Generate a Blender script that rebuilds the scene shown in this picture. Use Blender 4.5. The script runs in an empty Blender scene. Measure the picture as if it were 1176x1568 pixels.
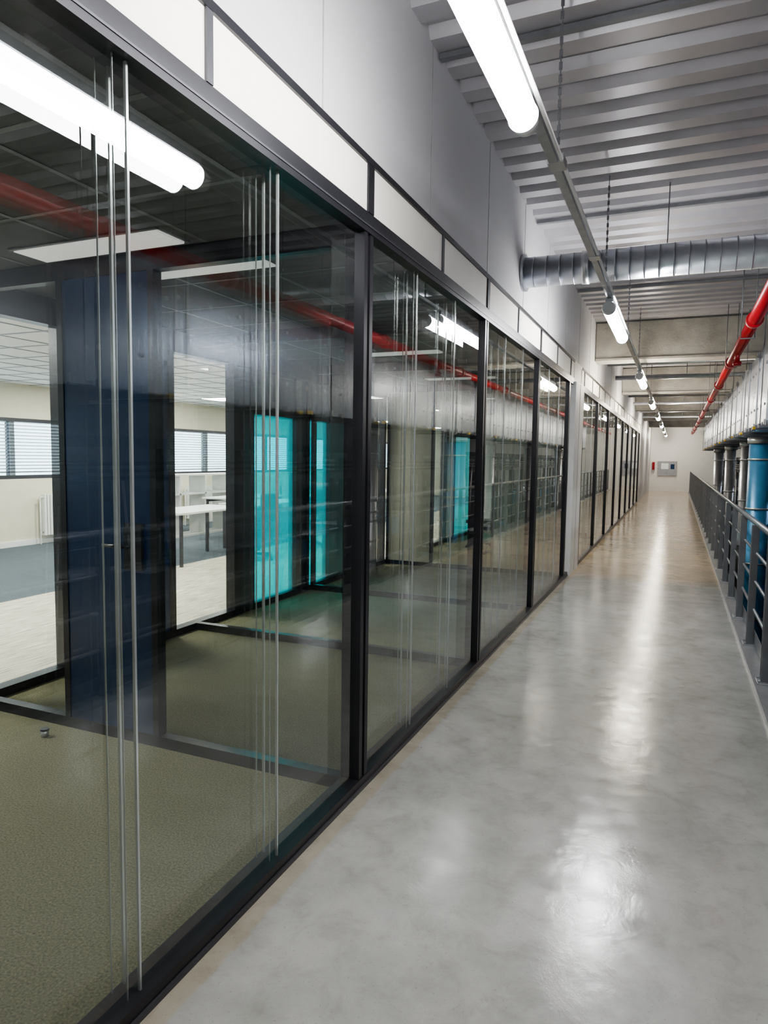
import bpy, bmesh, math, random
from mathutils import Matrix, Vector
random.seed(3)
H=1.57
# ------------------------------------------------------------------ materials
def newmat(name):
    m=bpy.data.materials.new(name); m.use_nodes=True
    nt=m.node_tree; b=nt.nodes.get('Principled BSDF'); return m,nt,b
def mat(name,col,rough=0.5,metal=0.0,var=0.08,scale=8.0,bump=0.0,bscale=40.0,coat=0.0,stretch=None,rvar=0.0):
    m,nt,b=newmat(name); L=nt.links
    tc=nt.nodes.new('ShaderNodeTexCoord'); mp=nt.nodes.new('ShaderNodeMapping')
    L.new(tc.outputs['Object'],mp.inputs['Vector'])
    if stretch: mp.inputs['Scale'].default_value=stretch
    n=nt.nodes.new('ShaderNodeTexNoise'); n.inputs['Scale'].default_value=scale; n.inputs['Detail'].default_value=5
    L.new(mp.outputs[0],n.inputs['Vector'])
    mr=nt.nodes.new('ShaderNodeMapRange'); mr.inputs['From Min'].default_value=.3; mr.inputs['From Max'].default_value=.7
    mr.inputs['To Min'].default_value=1-var; mr.inputs['To Max'].default_value=1+var
    L.new(n.outputs['Fac'],mr.inputs['Value'])
    vm=nt.nodes.new('ShaderNodeVectorMath'); vm.operation='SCALE'; vm.inputs[0].default_value=col[:3]
    L.new(mr.outputs[0],vm.inputs['Scale']); L.new(vm.outputs[0],b.inputs['Base Color'])
    b.inputs['Roughness'].default_value=rough; b.inputs['Metallic'].default_value=metal
    if coat: b.inputs['Coat Weight'].default_value=coat; b.inputs['Coat Roughness'].default_value=.1
    if rvar:
        m2=nt.nodes.new('ShaderNodeMapRange'); m2.inputs['From Min'].default_value=.3; m2.inputs['From Max'].default_value=.7
        m2.inputs['To Min'].default_value=rough-rvar; m2.inputs['To Max'].default_value=rough+rvar
        L.new(n.outputs['Fac'],m2.inputs['Value']); L.new(m2.outputs[0],b.inputs['Roughness'])
    if bump:
        n2=nt.nodes.new('ShaderNodeTexNoise'); n2.inputs['Scale'].default_value=bscale; n2.inputs['Detail'].default_value=4
        L.new(mp.outputs[0],n2.inputs['Vector'])
        bp=nt.nodes.new('ShaderNodeBump'); bp.inputs['Strength'].default_value=bump; bp.inputs['Distance'].default_value=.02
        L.new(n2.outputs['Fac'],bp.inputs['Height']); L.new(bp.outputs[0],b.inputs['Normal'])
    return m
def emis(name,col,s):
    m,nt,b=newmat(name)
    b.inputs['Base Color'].default_value=(.9,.9,.9,1); b.inputs['Roughness'].default_value=.4
    b.inputs['Emission Color'].default_value=(*col,1); b.inputs['Emission Strength'].default_value=s
    return m
def glassmat(name,tint,f0=0.09,rough=0.0,refl=(1,1,1),film=None):
    m=bpy.data.materials.new(name); m.use_nodes=True; nt=m.node_tree; nt.nodes.clear(); L=nt.links
    out=nt.nodes.new('ShaderNodeOutputMaterial'); mix=nt.nodes.new('ShaderNodeMixShader')
    tr=nt.nodes.new('ShaderNodeBsdfTransparent'); tr.inputs[0].default_value=(*tint,1)
    src=tr
    if film:
        ts=nt.nodes.new('ShaderNodeBsdfTranslucent'); ts.inputs[0].default_value=(*film,1)
        mf=nt.nodes.new('ShaderNodeMixShader'); mf.inputs[0].default_value=.40
        L.new(tr.outputs[0],mf.inputs[1]); L.new(ts.outputs[0],mf.inputs[2]); src=mf
    gl=nt.nodes.new('ShaderNodeBsdfGlossy'); gl.inputs['Roughness'].default_value=rough; gl.inputs['Color'].default_value=(*refl,1)
    lw=nt.nodes.new('ShaderNodeLayerWeight'); lw.inputs['Blend'].default_value=.5
    p=nt.nodes.new('ShaderNodeMath'); p.operation='POWER'; p.inputs[1].default_value=4.0
    L.new(lw.outputs['Facing'],p.inputs[0])
    mr=nt.nodes.new('ShaderNodeMapRange'); mr.inputs['To Min'].default_value=f0; mr.inputs['To Max'].default_value=1.0
    L.new(p.outputs[0],mr.inputs['Value']); L.new(mr.outputs[0],mix.inputs[0])
    L.new(src.outputs[0],mix.inputs[1]); L.new(gl.outputs[0],mix.inputs[2]); L.new(mix.outputs[0],out.inputs[0])
    return m

def floor_material():
    m,nt,b=newmat('polished_concrete'); L=nt.links
    tc=nt.nodes.new('ShaderNodeTexCoord')
    def noise(s,d=6,r=.6,dist=0):
        n=nt.nodes.new('ShaderNodeTexNoise'); n.inputs['Scale'].default_value=s; n.inputs['Detail'].default_value=d; n.inputs['Roughness'].default_value=r
        n.inputs['Distortion'].default_value=dist
        L.new(tc.outputs['Object'],n.inputs['Vector']); return n
    def ramp(src,stops):
        r=nt.nodes.new('ShaderNodeValToRGB'); e=r.color_ramp.elements
        e[0].position=stops[0][0]; e[0].color=(*stops[0][1],1); e[1].position=stops[-1][0]; e[1].color=(*stops[-1][1],1)
        for s in stops[1:-1]:
            x=e.new(s[0]); x.color=(*s[1],1)
        L.new(src,r.inputs[0]); return r
    def mul(a,bb,f=1.0,t='MULTIPLY'):
        x=nt.nodes.new('ShaderNodeMix'); x.data_type='RGBA'; x.blend_type=t
        if isinstance(f,float): x.inputs[0].default_value=f
        else: L.new(f,x.inputs[0])
        for s,i in ((a,6),(bb,7)):
            if isinstance(s,tuple): x.inputs[i].default_value=(*s,1)
            else: L.new(s,x.inputs[i])
        return x.outputs[2]
    n1=noise(1.8,8,.62,.3); n2=noise(7,8,.68,.4); n3=noise(110,3,.6); n4=noise(26,8,.75)
    base=ramp(n1.outputs['Fac'],[(.28,(.325,.318,.30)),(.5,(.415,.408,.385)),(.72,(.51,.50,.475))]).outputs[0]
    c=mul(base,ramp(n2.outputs['Fac'],[(.3,(.78,.775,.76)),(.5,(.95,.95,.94)),(.7,(1.0,1,1))]).outputs[0])
    c=mul(c,ramp(n3.outputs['Fac'],[(.25,(.68,.67,.65)),(.38,(1,1,1))]).outputs[0])
    c=mul(c,ramp(n4.outputs['Fac'],[(.26,(.5,.48,.45)),(.37,(1,1,1))]).outputs[0])
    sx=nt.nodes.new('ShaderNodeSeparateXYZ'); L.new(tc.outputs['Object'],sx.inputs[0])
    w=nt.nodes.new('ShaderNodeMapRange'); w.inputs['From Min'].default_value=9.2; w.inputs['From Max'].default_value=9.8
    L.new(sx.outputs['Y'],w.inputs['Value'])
    c=mul(c,(1.18,1.0,.80),w.outputs[0])  # warm light of the far zone, partly put into the floor colour
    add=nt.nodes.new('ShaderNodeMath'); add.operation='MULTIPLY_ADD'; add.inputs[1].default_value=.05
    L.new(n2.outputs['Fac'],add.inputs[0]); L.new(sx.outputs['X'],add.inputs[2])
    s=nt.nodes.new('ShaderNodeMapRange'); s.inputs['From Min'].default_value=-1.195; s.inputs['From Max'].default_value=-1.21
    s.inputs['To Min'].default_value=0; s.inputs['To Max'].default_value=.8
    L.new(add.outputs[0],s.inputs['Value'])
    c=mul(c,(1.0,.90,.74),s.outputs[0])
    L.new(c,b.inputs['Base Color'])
    r=nt.nodes.new('ShaderNodeMapRange'); r.inputs['From Min'].default_value=.3; r.inputs['From Max'].default_value=.7
    r.inputs['To Min'].default_value=.10; r.inputs['To Max'].default_value=.22
    L.new(n2.outputs['Fac'],r.inputs['Value']); L.new(r.outputs[0],b.inputs['Roughness'])
    b.inputs['IOR'].default_value=1.85
    bp=nt.nodes.new('ShaderNodeBump'); bp.inputs['Strength'].default_value=.18; bp.inputs['Distance'].default_value=.01
    L.new(n2.outputs['Fac'],bp.inputs['Height']); L.new(bp.outputs[0],b.inputs['Normal'])
    return m
M={}
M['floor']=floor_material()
M['frame']=mat('anthracite_aluminium',(.022,.022,.026),.35,.3,.1)
M['frame_l']=mat('anthracite_light',(.075,.075,.085),.35,.4,.1)
M['band']=mat('cream_panel',(.78,.75,.68),.5,0,.02)
M['wall']=mat('painted_wall',(.48,.475,.485),.55,0,.03,2.0,.05,60)
M['seam']=mat('wall_seam',(.33,.33,.33),.6)
M['glass']=glassmat('partition_glass',(.93,.95,.935),.08)
M['glass_in']=glassmat('inner_glass',(.94,.96,.95),.05)
M['cyan']=glassmat('cyan_film_glass',(.0,.60,.70),.04,film=(0,.48,.62))
M['joint']=mat('clear_joint',(.60,.63,.62),.15,.6,.05)
M['deck']=mat('roof_deck_steel',(.46,.45,.47),.33,.45,.08,3.0,.04,30,stretch=(1,.3,1))
M['beamc']=mat('concrete_beam',(.34,.33,.30),.85,0,.18,4.0,.3,30)
M['galv']=mat('galvanised_steel',(.46,.48,.52),.34,.8,.10,12.0,.05,20)
M['foil']=mat('foil_cladding',(.62,.69,.80),.25,.85,.10,2.0,.16,4,stretch=(1,5,.4))
M['red']=mat('red_paint',(.30,.006,.012),.35,0,.1)
M['steel']=mat('railing_steel',(.21,.215,.23),.40,.55,.1)
M['alu']=mat('aluminium',(.55,.56,.58),.35,.8,.08)
M['carpet']=mat('olive_carpet',(.190,.180,.108),.95,0,.45,120.0,.4,330)
M['carpet_l']=mat('striped_carpet',(.62,.57,.48),.95,0,.6,7.0,.3,200,stretch=(14,.5,1))
M['carpet_d']=mat('slate_carpet',(.10,.12,.14),.95,0,.3,60.0,.3,200)
M['tile']=mat('dark_ceiling_tile',(.13,.135,.135),.8,0,.1)
M['grid']=mat('ceiling_grid',(.22,.23,.23),.5)
M['tile_w']=mat('white_ceiling_tile',(.78,.76,.72),.8,0,.04)
M['navy']=mat('navy_panel',(.002,.028,.10),.28,0,.15,3.0)
M['black']=mat('black_panel',(.014,.016,.02),.3,0,.1)
M['cream']=mat('cream_wall',(.78,.73,.60),.7,0,.04)
M['white']=mat('white_paint',(.82,.82,.80),.5,0,.03)
M['dark']=mat('hall_dark',(.05,.052,.055),.7,0,.2,2.0)
M['hallg']=mat('hall_grey',(.12,.12,.125),.7,0,.2,2.0)
M['machine']=mat('machine_dark_paint',(.07,.075,.09),.4,.3,.2,3.0)
M['blue']=mat('blue_jacket',(.07,.24,.45),.35,.3,.1)
M['yellow']=mat('yellow_tag',(.75,.48,.02),.5)
M['wood']=mat('beech_panel',(.42,.26,.13),.5,0,.15,4.0,stretch=(1,1,8))
M['tube']=emis('lamp_diffuser',(.99,.99,1.0),80.0)
M['tube_added']=emis('added_lamp_diffuser',(.90,.95,1.0),60.0)  # glow of the added lamps out of view in the hall
M['tube_w']=emis('lamp_diffuser_warm',(1.0,.91,.76),80.0)
M['cap']=mat('frosted_cap',(.60,.62,.62),.25,0,.03)
M['led']=emis('office_led_panel',(1.0,.98,.93),105.0)
M['led_off']=emis('meeting_room_led',(1.0,.98,.95),.5)
M['blind']=mat('blind_slat',(.82,.87,.90),.5)
# ------------------------------------------------------------------ mesh builder
class MB:
    def __init__(s): s.bm=bmesh.new(); s.mats=[]
    def mi(s,k):
        if k not in s.mats: s.mats.append(k)
        return s.mats.index(k)
    def box(s,a,b,k):
        a,b=[min(x,y) for x,y in zip(a,b)],[max(x,y) for x,y in zip(a,b)]
        vs=[s.bm.verts.new((x,y,z)) for x in (a[0],b[0]) for y in (a[1],b[1]) for z in (a[2],b[2])]
        i=s.mi(k)
        for f in ((0,1,3,2),(4,6,7,5),(0,4,5,1),(2,3,7,6),(0,2,6,4),(1,5,7,3)):
            fc=s.bm.faces.new([vs[j] for j in f]); fc.material_index=i
        return s
    def quad(s,pts,k):
        fc=s.bm.faces.new([s.bm.verts.new(p) for p in pts]); fc.material_index=s.mi(k); return s
    def cyl(s,p0,p1,r,k,seg=20,r2=None,caps=True):
        p0,p1=Vector(p0),Vector(p1); d=p1-p0
        q=d.to_track_quat('Z','Y').to_matrix().to_4x4()
        ret=bmesh.ops.create_cone(s.bm,cap_ends=caps,segments=seg,radius1=r,radius2=r if r2 is None else r2,depth=d.length,matrix=Matrix.Translation((p0+p1)/2)@q)
        i=s.mi(k); fs=set()
        for v in ret['verts']:
            for f in v.link_faces: fs.add(f)
        for f in fs:
            f.material_index=i
            if len(f.verts)==4: f.smooth=True
        return s
    def obj(s,name,parent=None,bevel=0):
        me=bpy.data.meshes.new(name); s.bm.normal_update(); s.bm.to_mesh(me); s.bm.free()
        for k in s.mats: me.materials.append(M[k])
        o=bpy.data.objects.new(name,me); bpy.context.collection.objects.link(o)
        if parent: o.parent=parent
        if bevel:
            m=o.modifiers.new('Bevel','BEVEL'); m.width=bevel; m.segments=2; m.limit_method='ANGLE'
        return o
def group(name):
    e=bpy.data.objects.new(name,None); e.empty_display_size=.2; bpy.context.collection.objects.link(e); return e

Y0,Y1=-4.0,38.0
CZ=3.77
BEAMS=(11.6,17.4,23.2,29.0,34.8)
# ------------------------------------------------------------------ floor / shell
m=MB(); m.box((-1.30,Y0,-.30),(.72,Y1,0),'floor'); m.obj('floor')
m=MB(); m.box((-3.95,Y0,-.30),(-1.30,27,0.0),'carpet'); m.obj('floor_meeting_room')
m=MB(); m.box((-6.4,Y0,-.30),(-3.95,27,0),'carpet_l'); m.box((-10.2,Y0,-.30),(-6.4,27,0),'carpet_d'); m.obj('floor_office')
m=MB(); m.box((.72,Y0,-4.3),(9.2,Y1,-4.0),'hallg'); m.obj('floor_hall')
m=MB(); m.box((-1.45,Y0,2.88),(-1.30,Y1,CZ+.12),'wall')
y=-2.5
while y<Y1:
    m.box((-1.30,y-.004,2.88),(-1.2975,y+.004,CZ),'seam'); y+=1.22
m.obj('wall_left')
m=MB(); m.box((-1.45,27.0,0),(-1.30,Y1,2.88),'wall'); m.obj('wall_left_end')
g=group('white_pillar')
m=MB(); m.box((-1.42,9.35,0),(-1.27,10.15,2.60),'white'); m.box((-1.272,9.75,0.02),(-1.266,9.755,2.6),'seam'); m.obj('pillar_body',g,.004)
bm=MB(); pitch=.28; dep=.055; yy=Y0; prof=[]
while yy<Y1:
    prof+= [(yy,CZ),(yy+.13,CZ),(yy+.165,CZ+dep),(yy+.245,CZ+dep)]; yy+=pitch
for i in range(len(prof)-1):
    (ya,za),(yb,zb)=prof[i],prof[i+1]
    bm.quad([(-1.45,ya,za),(9.2,ya,za),(9.2,yb,zb),(-1.45,yb,zb)],'deck')
bm.obj('ceiling')
m=MB(); m.box((-1.45,Y0,CZ+.2),(9.2,Y1,CZ+.3),'dark'); m.obj('ceiling_roof_slab')
for yb in (0.9,3.7,6.5,9.3):
    m=MB(); m.box((-1.29,yb-.02,CZ-.035),(8.95,yb+.02,CZ-.005),'steel'); m.obj('trim_deck_lap')
for yb in BEAMS:
    m=MB(); m.box((-1.295,yb,3.16),(8.98,yb+.35,CZ-.01),'beamc'); m.box((-1.295,yb-.03,3.155),(8.98,yb+.38,3.20),'beamc'); m.obj('concrete_beam',None,.01)
for yb,zz,r in ((13.5,3.35,.03),(15.3,3.3,.05),(19.5,3.3,.05),(21.6,3.25,.04),(25.5,3.3,.06),(27.5,3.2,.04)):
    m=MB(); m.cyl((-1.28,yb,zz),(8.9,yb,zz),r,'galv',12)
    for x in (0.1,2.5,5.5): m.cyl((x,yb,zz),(x,yb,CZ-.012),.008,'steel',6)
    m.obj('service_pipe')
m=MB(); m.box((-1.45,Y1,-4),(9.2,Y1+.2,CZ+.2),'white'); m.obj('wall_back')
m=MB(); m.box((-10.2,Y0-.2,-4),(9.2,Y0,CZ+.2),'wall'); m.obj('wall_front')
m=MB(); m.box((9.0,Y0,-4),(9.2,Y1,CZ+.2),'hallg'); m.obj('wall_right')
m=MB(); m.box((.60,Y0,-4),(.72,Y1,-.30),'dark'); m.obj('wall_mezzanine')
g=group('window_1')
m=MB(); m.box((-.92,37.93,.82),(-.02,37.99,.86),'alu'); m.box((-.92,37.93,1.52),(-.02,37.99,1.56),'alu'); m.box((-.92,37.93,.86),(-.88,37.99,1.52),'alu'); m.box((-.06,37.93,.86),(-.02,37.99,1.52),'alu')
m.box((-.88,37.96,.86),(-.06,37.99,1.52),'galv'); m.box((-.75,37.94,1.15),(-.4,37.96,1.45),'blind'); m.box((-.3,37.94,1.15),(-.12,37.96,1.4),'navy'); m.obj('window_frame',g)
m=MB(); m.box((-1.18,37.90,1.1),(-1.06,37.99,1.5),'red'); m.box((-1.2,37.88,1.06),(-1.04,37.99,1.1),'alu'); m.obj('fire_alarm_box')
# ------------------------------------------------------------------ front glass partition
posts=[-1.35,.68,2.83,4.88,6.95,9.05]
posts2=[10.45+2.05*i for i in range(9)]
g=group('glass_partition')
def frame_run(ys,ya,yb):
    m=MB()
    m.box((-1.40,ya,0),(-1.30,yb,.055),'frame'); m.box((-1.30,ya,.0),(-1.294,yb,.02),'frame_l')
    m.box((-1.40,ya,2.56),(-1.30,yb,2.645),'frame'); m.box((-1.302,ya,2.585),(-1.297,yb,2.592),'frame_l')
    m.box((-1.40,ya,2.85),(-1.294,yb,2.88),'frame')
    for y in ys:
        m.box((-1.40,y-.045,.055),(-1.305,y-.012,2.56),'frame'); m.box((-1.40,y+.012,.055),(-1.305,y+.045,2.56),'frame')
        m.box((-1.39,y-.012,.055),(-1.318,y+.012,2.56),'frame_l')
        m.box((-1.40,y-.03,2.645),(-1.296,y+.03,2.85),'frame')
        m.box((-1.40,y+1.0,2.645),(-1.296,y+1.03,2.85),'frame_l')
    m.obj('frame',g)
    m=MB(); m.box((-1.40,ya,2.645),(-1.305,yb,2.85),'band'); m.obj('transom_panels',g)
frame_run(posts,-1.395,9.35)
frame_run(posts2,10.15,27.0)
m=MB(); m.box((-1.42,9.35,2.60),(-1.30,10.15,2.88),'band'); m.obj('transom_over_pillar',g)
def panes(y,yn):
    m=MB()
    for x in (-1.330,-1.388):
        m.quad([(x,y+.045,.055),(x,yn-.045,.055),(x,yn-.045,2.56),(x,y+.045,2.56)],'glass')
    m.obj('glazing',g)
    m=MB(); w=(yn-y)/3
    for k in (1,2):
        yj=y+w*k
        for x in (-1.333,-1.391):
            m.box((x-.003,yj-.0035,.055),(x+.006,yj+.0035,2.56),'joint')
            m.box((x-.003,yj-.045,.055),(x+.002,yj-.0435,2.56),'joint')
    m.obj('glazing_joint',g)
for i in range(len(posts)-1): panes(posts[i],posts[i+1])
for i in range(len(posts2)-1): panes(posts2[i],posts2[i+1])
# ------------------------------------------------------------------ back partition (towards office)
g=group('office_partition')
XB=-3.95
segs=[(-4,-1.3,'g'),(-1.3,.75,'g'),(.75,2.75,'g'),(2.85,3.47,'g'),(3.47,4.56,'navy'),(4.56,5.46,'g'),(5.46,5.74,'black'),(5.74,6.62,'cyan'),(6.62,6.86,'black'),(6.86,7.42,'cyan'),(7.42,8.9,'black'),(9.1,10.3,'g'),(10.3,10.8,'cream'),(10.8,12.0,'g'),(12.0,12.5,'cream'),(12.5,14.0,'cyan'),(14.0,14.8,'g'),(14.8,16.8,'black'),(16.8,19,'g'),(19,20,'cream'),(20,22,'g'),(22,27,'wood')]
m=MB(); m.box((XB-.05,Y0,0),(XB+.05,27,.06),'frame'); m.box((XB-.05,Y0,2.42),(XB+.05,27,2.598),'frame')
for a,b,k in segs:
    m.box((XB-.05,a-.03,.06),(XB+.05,a+.03,2.42),'frame')
    if k=='g': m.quad([(XB,a+.03,.06),(XB,b-.03,.06),(XB,b-.03,2.42),(XB,a+.03,2.42)],'glass_in')
    elif k=='cyan': m.quad([(XB,a+.03,.06),(XB,b-.03,.06),(XB,b-.03,1.98),(XB,a+.03,1.98)],'cyan'); m.box((XB-.03,a+.03,1.98),(XB+.03,b-.03,2.42),'black')
    else: m.box((XB-.035,a+.03,.06),(XB+.035,b-.03,2.42),k)
m.obj('partition_frame_and_panels',g)
def cross(y,parts,nm='cross_partition',endpost=True):
    gg=group(nm); m=MB()
    m.box((XB+.051,y-.03,0),(-1.401,y+.03,.06),'frame'); m.box((XB+.051,y-.03,2.50),(-1.401,y+.03,2.596),'frame')
    for i,(a,b,k) in enumerate(parts):
        if i or endpost: m.box((a-.02,y-.03,.06),(a+.02,y+.03,2.5),'frame')
        if k=='g': m.quad([(a+.02,y,.06),(b-.02,y,.06),(b-.02,y,2.5),(a+.02,y,2.5)],'glass_in')
        else: m.box((a+.02,y-.025,.06),(b-.02,y+.025,2.5),k)
    m.obj('frame_and_glass',gg); return gg
gg=cross(2.80,[(-3.88,-3.14,'g'),(-3.14,-2.50,'navy'),(-2.50,-1.42,'g')])
m=MB(); m.box((-2.69,2.755,.95),(-2.57,2.774,1.2),'black'); m.cyl((-2.63,2.76,1.08),(-2.63,2.70,1.08),.012,'black',10); m.cyl((-2.63,2.71,1.08),(-2.79,2.71,1.08),.011,'black',10); m.obj('door_handle',gg)
cross(4.88,[(-3.91,-1.42,'g')],endpost=False)
cross(6.95,[(-3.88,-1.42,'g')])
cross(9.20,[(-3.88,-3.2,'cream'),(-3.2,-2.3,'g'),(-2.3,-1.42,'cream')])
cross(14.5,[(-3.88,-1.42,'white')])
cross(18.7,[(-3.88,-1.42,'wood')])
m=MB(); m.cyl((-3.15,2.62,0),(-3.15,2.62,.035),.02,'alu',14); m.cyl((-3.15,2.62,.035),(-3.15,2.62,.045),.024,'black',14); m.obj('door_stop')
m=MB(); m.box((-4.0,Y0,2.60),(-1.40,27,2.66),'tile')
y=-3.8
while y<27: m.box((-3.9,y-.012,2.5975),(-1.41,y+.012,2.60),'grid'); y+=.6
for x in (-3.35,-2.75,-2.15,-1.55): m.box((x-.012,Y0,2.597),(x+.012,27,2.60),'grid')
m.obj('ceiling_meeting_room')
for (x,y) in ((-2.70,2.62),(-2.5,3.12),(-2.6,6.3),(-2.6,8.5),(-2.6,11.5),(-2.6,16.0),(-2.6,21)):
    m=MB(); m.box((x-.46,y-.10,2.585),(x+.46,y+.10,2.596),'led_off')
    m.box((x-.48,y-.12,2.59),(x+.48,y-.10,2.596),'grid'); m.box((x-.48,y+.10,2.59),(x+.48,y+.12,2.596),'grid'); m.obj('ceiling_light_panel')
def office_chair(x,y):
    gg=group('office_chair'); m=MB()
    for k in range(5):
        a=k*math.tau/5; m.cyl((x,y,.09),(x+.28*math.cos(a),y+.28*math.sin(a),.06),.018,'black',8); m.cyl((x+.28*math.cos(a)-.02,y+.28*math.sin(a),.028),(x+.28*math.cos(a)+.02,y+.28*math.sin(a),.028),.027,'black',12)
    m.cyl((x,y,.08),(x,y,.44),.025,'alu',12)
    m.box((x-.23,y-.23,.44),(x+.23,y+.23,.50),'black')
    m.box((x+.22,y-.2,.56),(x+.25,y+.2,1.0),'black'); m.box((x+.225,y-.03,.44),(x+.25,y+.03,.75),'black')
    m.obj('chair_body',gg,.01)
for p in ((-2.6,10.6),(-3.1,11.6),(-5.8,8.6),(-5.8,10.2)): office_chair(*p)
# ------------------------------------------------------------------ office
m=MB(); m.box((-10.2,Y0,2.68),(-4.0,27,2.75),'tile_w')
y=-3.8
while y<27: m.box((-10,y-.012,2.675),(-4.01,y+.012,2.68),'grid'); y+=.6
x=-9.6
while x<-4.1: m.box((x-.012,Y0,2.674),(x+.012,27,2.68),'grid'); x+=.6
m.obj('ceiling_office')
for x in (-5.4,-8.4):
    for y in (2.3,5.3,8.3,11.3,14.9,19.7,24.0):
        m=MB(); m.box((x-.3,y-.3,2.665),(x+.3,y+.3,2.673),'white'); m.quad([(x-.28,y-.28,2.664),(x-.28,y+.28,2.664),(x+.28,y+.28,2.664),(x+.28,y-.28,2.664)],'led'); m.obj('office_light_panel')
m=MB(); m.box((-10.2,Y0,0),(-10,27,1.12),'cream'); m.box((-10.2,Y0,2.12),(-10,27,2.68),'cream')
m.box((-10,Y0,0),(-9.985,27,.09),'white'); m.obj('wall_windows')
m=MB(); m.box((-10.2,27,0),(-1.45,27.2,2.9),'cream'); m.obj('wall_office_end')
m=MB(); m.box((-10.2,Y0,2.75),(-1.45,27.2,2.86),'dark'); m.obj('ceiling_void')
g=group('window_2')
m=MB(); m.box((-10.12,Y0,1.12),(-10.0,27,1.18),'frame_l'); m.box((-10.12,Y0,2.06),(-10,27,2.12),'frame_l')
y=-3.4
while y<27: m.box((-10.12,y-.04,1.18),(-10.0,y+.04,2.06),'frame_l'); y+=1.25
m.obj('window_frame',g)
m=MB(); z=1.22
while z<2.05:
    m.quad([(-10.09,Y0,z),(-10.09,27,z),(-10.06,27,z+.022),(-10.06,Y0,z+.022)],'blind'); z+=.055
m.obj('venetian_blind',g)
def radiator(y):
    m=MB()
    for k in range(14): m.box((-9.93,y+k*.06,.15),(-9.84,y+k*.06+.045,.85),'white')
    m.box((-9.90,y,.18),(-9.87,y+.83,.22),'white'); m.box((-9.90,y,.78),(-9.87,y+.83,.82),'white')
    m.box((-9.985,y+.1,.6),(-9.93,y+.14,.64),'white'); m.box((-9.985,y+.7,.6),(-9.93,y+.74,.64),'white')
    m.cyl((-9.885,y-.05,.82),(-9.885,y-.05,0),.012,'white',8); m.box((-9.9,y-.06,.79),(-9.87,y,.82),'white')
    m.obj('radiator',None,.004)
for y in (8.3,12.0,16): radiator(y)
def table(x,y,w=.8,l=1.6,h=.76):
    m=MB(); m.box((x-w/2,y-l/2,h-.03),(x+w/2,y+l/2,h),'white')
    for a in (-1,1):
        for b in (-1,1): m.box((x+a*(w/2-.06)-.02,y+b*(l/2-.08)-.02,0),(x+a*(w/2-.06)+.02,y+b*(l/2-.08)+.02,h-.03),'frame_l')
    m.box((x-w/2+.06,y-l/2+.08,h-.08),(x-w/2+.08,y+l/2-.08,h-.03),'frame_l')
    m.obj('office_desk',None,.004)
for x,y in ((-6.6,8.2),(-6.6,10.1),(-7.8,11.2),(-6.6,13.0),(-6.6,15.2)): table(x,y)
m=MB()
m.box((-8.9,9.4,0),(-8.5,12.4,.04),'white')
for z in (.42,.8,1.16): m.box((-8.9,9.4,z),(-8.5,12.4,z+.03),'white')
for k in range(5): m.box((-8.9,9.4+k*.74,.04),(-8.5,9.43+k*.74,1.16),'white')
m.obj('open_shelf_unit')
# ------------------------------------------------------------------ suspended lights
LX,LZ=-.58,2.83
m=MB(); m.box((LX-.02,-3,LZ+.088),(LX+.02,36,LZ+.112),'galv'); m.cyl((LX+.035,-3,LZ+.10),(LX+.035,36,LZ+.10),.01,'white',8)
y=.2
while y<36:
    m.box((LX-.028,y-.05,LZ+.085),(LX+.045,y+.05,LZ+.125),'alu'); y+=1.55
m.obj('lighting_rail')
def chain(m,x,y,z0,z1):
    z=z0;k=0
    while z<z1-.11:
        if k%2: m.box((x-.008,y-.0025,z),(x+.008,y+.0025,z+.034),'steel')
        else: m.box((x-.0025,y-.008,z),(x+.0025,y+.008,z+.034),'steel')
        z+=.028;k+=1
    m.box((x-.003,y-.003,z),(x+.003,y+.003,z1),'steel')
for i in range(-1,8):
    ye=2.66+4.93*i; ys=ye-1.6
    gl=group('fluorescent_light')
    em='tube' if i<2 else 'tube_w'
    m=MB(); m.cyl((LX,ys+.05,LZ),(LX,ye-.06,LZ),.054,em,20); m.obj('diffuser',gl)
    m=MB()
    for a,b in ((ys+.05,ys),(ye-.06,ye)):
        m.cyl((LX,a,LZ),(LX,b,LZ),.057,'cap',28,.048)
    m.cyl((LX,ye,LZ),(LX,ye+.012,LZ),.03,'galv',16)
    m.box((LX-.03,ys+.05,LZ+.052),(LX+.03,ye-.05,LZ+.083),'galv')
    m.obj('housing',gl)
    for yc in (ys-.3,ye+.7):
        if yc>37: continue
        if any(abs(yc-(b+.17))<.25 for b in BEAMS): yc+=.5
        m=MB(); chain(m,LX,yc,LZ+.127,CZ-.002); m.obj('suspension_chain')
for y in (0.5,7,13.5,20,26,32):  # unseen lamp row, added to light the hall and roof deck
    gl=group('added_hall_light'); x=5.2
    m=MB(); m.cyl((x,y,3.0),(x,y+1.5,3.0),.06,'tube_added',16); m.box((x-.04,y,3.061),(x+.04,y+1.5,3.09),'galv')
    m.cyl((x,y-.03,3.0),(x,y,3.0),.062,'cap',16); m.cyl((x,y+1.5,3.0),(x,y+1.53,3.0),.062,'cap',16)
    for yc in (y+.2,y+1.3): chain(m,x,yc,3.09,CZ-.04)
    m.obj('added_lamp_body',gl)
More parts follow.
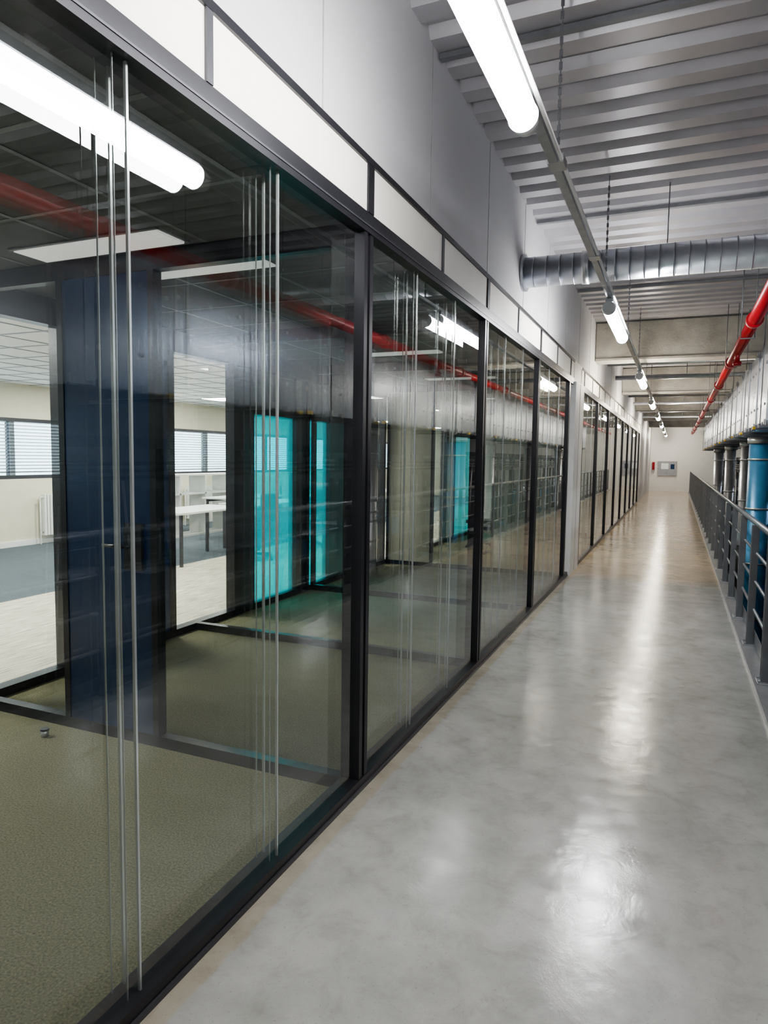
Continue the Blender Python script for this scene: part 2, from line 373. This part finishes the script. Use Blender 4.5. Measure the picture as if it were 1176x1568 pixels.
# ------------------------------------------------------------------ round spiral duct across
m=MB(); yd,zd,rd=6.0,3.17,.125
m.cyl((-1.30,yd,zd),(8.9,yd,zd),rd,'galv',36)
x=-1.2
while x<6:
    m.cyl((x,yd,zd),(x+.01,yd,zd),rd+.003,'galv',36); x+=.11
m.cyl((-1.30,yd,zd),(-1.27,yd,zd),rd+.03,'galv',36)
m.cyl((-.80,yd,zd),(-.74,yd,zd),rd+.009,'alu',36); m.cyl((2,yd,zd),(2.06,yd,zd),rd+.009,'alu',36)
m.obj('ventilation_duct')
for x in (-.15,2.4):
    m=MB(); m.cyl((x,yd,zd+rd+.004),(x,yd,CZ-.002),.005,'steel',6); m.obj('threaded_rod')
# ------------------------------------------------------------------ insulated rectangular duct
m=MB(); m.box((.95,3.2,2.02),(1.75,30,3.02),'foil')
y=3.2
while y<=30.1:
    m.box((.935,y-.02,2.005),(1.765,y+.02,3.03),'alu')
    for z in (2.05,2.98): m.box((.915,y-.035,z-.03),(.95,y+.035,z+.03),'alu')
    y+=1.2
y=3.5; k=0
while y<30:
    m.cyl((.95,y,2.28),(.938,y,2.28),.018,'alu',8); m.cyl((.95,y,2.78),(.938,y,2.78),.018,'alu',8)
    m.box((.925,y-.03,2.005),(.951,y+.03,2.06),'steel')
    if k%5==2: m.box((.90,y-.05,2.005),(.93,y+.05,2.04),'yellow')
    y+=.4; k+=1
m.obj('insulated_duct')
for y in (4.3,6.7,9.1,11.3,13.9,16.3,18.7,21.1,24.0,26.4,28.6):
    m=MB(); m.box((.86,y-.02,1.975),(1.87,y+.02,2.003),'steel'); m.obj('duct_support_bar')
    for x in (.87,1.86):
        m=MB(); m.cyl((x,y,2.004),(x,y,CZ-.002),.006,'steel',6); m.obj('threaded_rod')
# red pipe
RX,RZ=.63,2.95
m=MB(); m.cyl((RX,-3.5,RZ),(RX,37.5,RZ),.060,'red',24)
y=1.4
while y<37:
    m.cyl((RX,y-.05,RZ),(RX,y+.05,RZ),.078,'red',24)
    y+=3.1
m.cyl((RX,9.6,RZ),(RX,9.6,RZ-.14),.03,'red',16); m.cyl((RX,9.6,RZ-.14),(RX,9.6,RZ-.19),.05,'red',16)
m.obj('sprinkler_pipe')
for y in (2.2,5.2,8.3,10.8,14.0,16.5,19.9,22.5,25.7,28.3,31.5,34.2):
    m=MB(); m.box((RX-.07,y-.015,RZ-.07),(RX+.07,y+.015,RZ-.061),'steel'); m.cyl((RX+.067,y,RZ-.065),(RX+.067,y,CZ-.002),.006,'steel',6); m.cyl((RX-.067,y,RZ-.065),(RX-.067,y,CZ-.002),.006,'steel',6); m.obj('pipe_hanger')
for y,r,k in ((8.6,.10,'galv'),(12.6,.18,'blue'),(15.2,.10,'galv'),(19.5,.12,'galv'),(24.8,.14,'galv')):
    m=MB(); m.cyl((1.25,y,-4),(1.25,y,1.96),r,k,24)
    for z in (-1,-.1,.8,1.6): m.cyl((1.25,y,z),(1.25,y,z+.03),r+.012,'alu',24)
    m.cyl((1.25,y,1.87),(1.25,y,1.965),r+.03,'alu',24)
    m.obj('riser_pipe')
def tank(x,y,r,h):
    m=MB(); m.cyl((x,y,-3.8),(x,y,h),r,'machine',32); m.cyl((x,y,h),(x,y,h+.3),r,'machine',32,r*.5); m.cyl((x,y,h+.3),(x,y,h+.8),.1,'galv',16)
    for z in (-2,-.5,h-.1): m.cyl((x,y,z),(x,y,z+.05),r+.02,'steel',32)
    for a in range(4):
        c,s=math.cos(a*1.57+.78)*r*.8,math.sin(a*1.57+.78)*r*.8; m.box((x+c-.06,y+s-.06,-4),(x+c+.06,y+s+.06,-3.79),'steel')
    m.obj('storage_tank')
tank(4.2,9,.8,.4); tank(4.2,13,.8,.7); tank(4.2,18,.9,.5); tank(4,24,.9,.8)
m=MB()
for y in [3.0+1.5*k for k in range(20)]:
    for x in (1.75,2.65): m.box((x-.04,y-.04,-4),(x+.04,y+.04,1.7),'machine')
    m.box((1.75,y-.02,-1.2),(2.65,y+.02,-1.12),'machine'); m.box((1.75,y-.02,1.55),(2.65,y+.02,1.62),'steel')
for z in (-2.2,-1.0,.15,.7,1.25,1.62):
    for x in (1.75,2.65): m.box((x-.03,3,z),(x+.03,31.5,z+.09),'machine')
m.box((1.8,3,-1.0),(2.6,31.5,-.97),'machine'); m.box((1.8,3,.15),(2.6,31.5,.17),'machine')
random.seed(7)
for k in range(34):
    y=3.3+k*.82; h=random.uniform(.25,.5); kk=random.choice(['machine','steel','blue','machine','galv','steel'])
    m.box((1.85,y,.171),(2.5,y+random.uniform(.35,.6),.171+h),kk)
    kk=random.choice(['machine','black','galv','steel','blue'])
    m.box((1.85,y,-.97),(2.5,y+random.uniform(.3,.65),-.97+random.uniform(.3,.7)),kk)
for k in range(46):
    y=3.2+k*.6; x=random.uniform(1.62,1.70); m.cyl((x,y,random.uniform(.9,1.6)),(x,y+random.uniform(-.2,.2),random.uniform(-1.5,.2)),random.choice([.008,.012,.02]),random.choice(['black','steel','galv','black']),8)
for z in (1.36,1.42,1.48): m.cyl((1.68,3,z),(1.68,31,z),.016,'black',8)
m.obj('equipment_rack')
# ------------------------------------------------------------------ railing
g=group('railing')
m=MB(); m.box((.56,-3.5,0),(.575,37.5,.035),'alu'); m.box((.575,-3.5,0),(.71,37.5,.012),'alu'); m.obj('edge_trim',g)
m=MB()
m.cyl((.64,-3.5,1.06),(.64,37.5,1.06),.024,'steel',16)
for z in (.80,.56,.32): m.cyl((.655,-3.5,z),(.655,37.5,z),.013,'steel',10)
m.box((.668,-3.5,.03),(.674,37.5,.14),'steel')
m.obj('rails',g)
m=MB(); y=-3.4
while y<37.5:
    m.box((.61,y-.035,.012),(.665,y-.022,1.04),'steel'); m.box((.61,y+.022,.012),(.665,y+.035,1.04),'steel')
    m.box((.585,y-.075,.012),(.70,y+.075,.024),'alu')
    for a in (-.055,.055): m.cyl((.60,y+a,.024),(.60,y+a,.036),.009,'alu',6)
    y+=1.1
m.obj('stanchions',g,.002)
# ------------------------------------------------------------------ camera
f=1040.0
Yd=Vector((449,78,-1040)).normalized(); Zd=Vector((.0143,1,.0812)).normalized(); Xd=Yd.cross(Zd).normalized()
R=Matrix((Xd,Yd,Zd))
cam=bpy.data.cameras.new('camera'); co=bpy.data.objects.new('camera',cam); bpy.context.collection.objects.link(co)
co.matrix_world=Matrix.Translation((0,0,H))@R.to_4x4()
cam.sensor_fit='VERTICAL'; cam.sensor_height=36; cam.sensor_width=27; cam.lens=36*f/1568; cam.clip_end=200; cam.clip_start=.05
bpy.context.scene.camera=co
w=bpy.data.worlds.new('world'); bpy.context.scene.world=w; w.use_nodes=True
bg=w.node_tree.nodes['Background']; bg.inputs[0].default_value=(.72,.88,1,1); bg.inputs[1].default_value=6
try: bpy.context.scene.view_settings.look='AgX - Medium High Contrast'
except Exception as e: print('look',e)
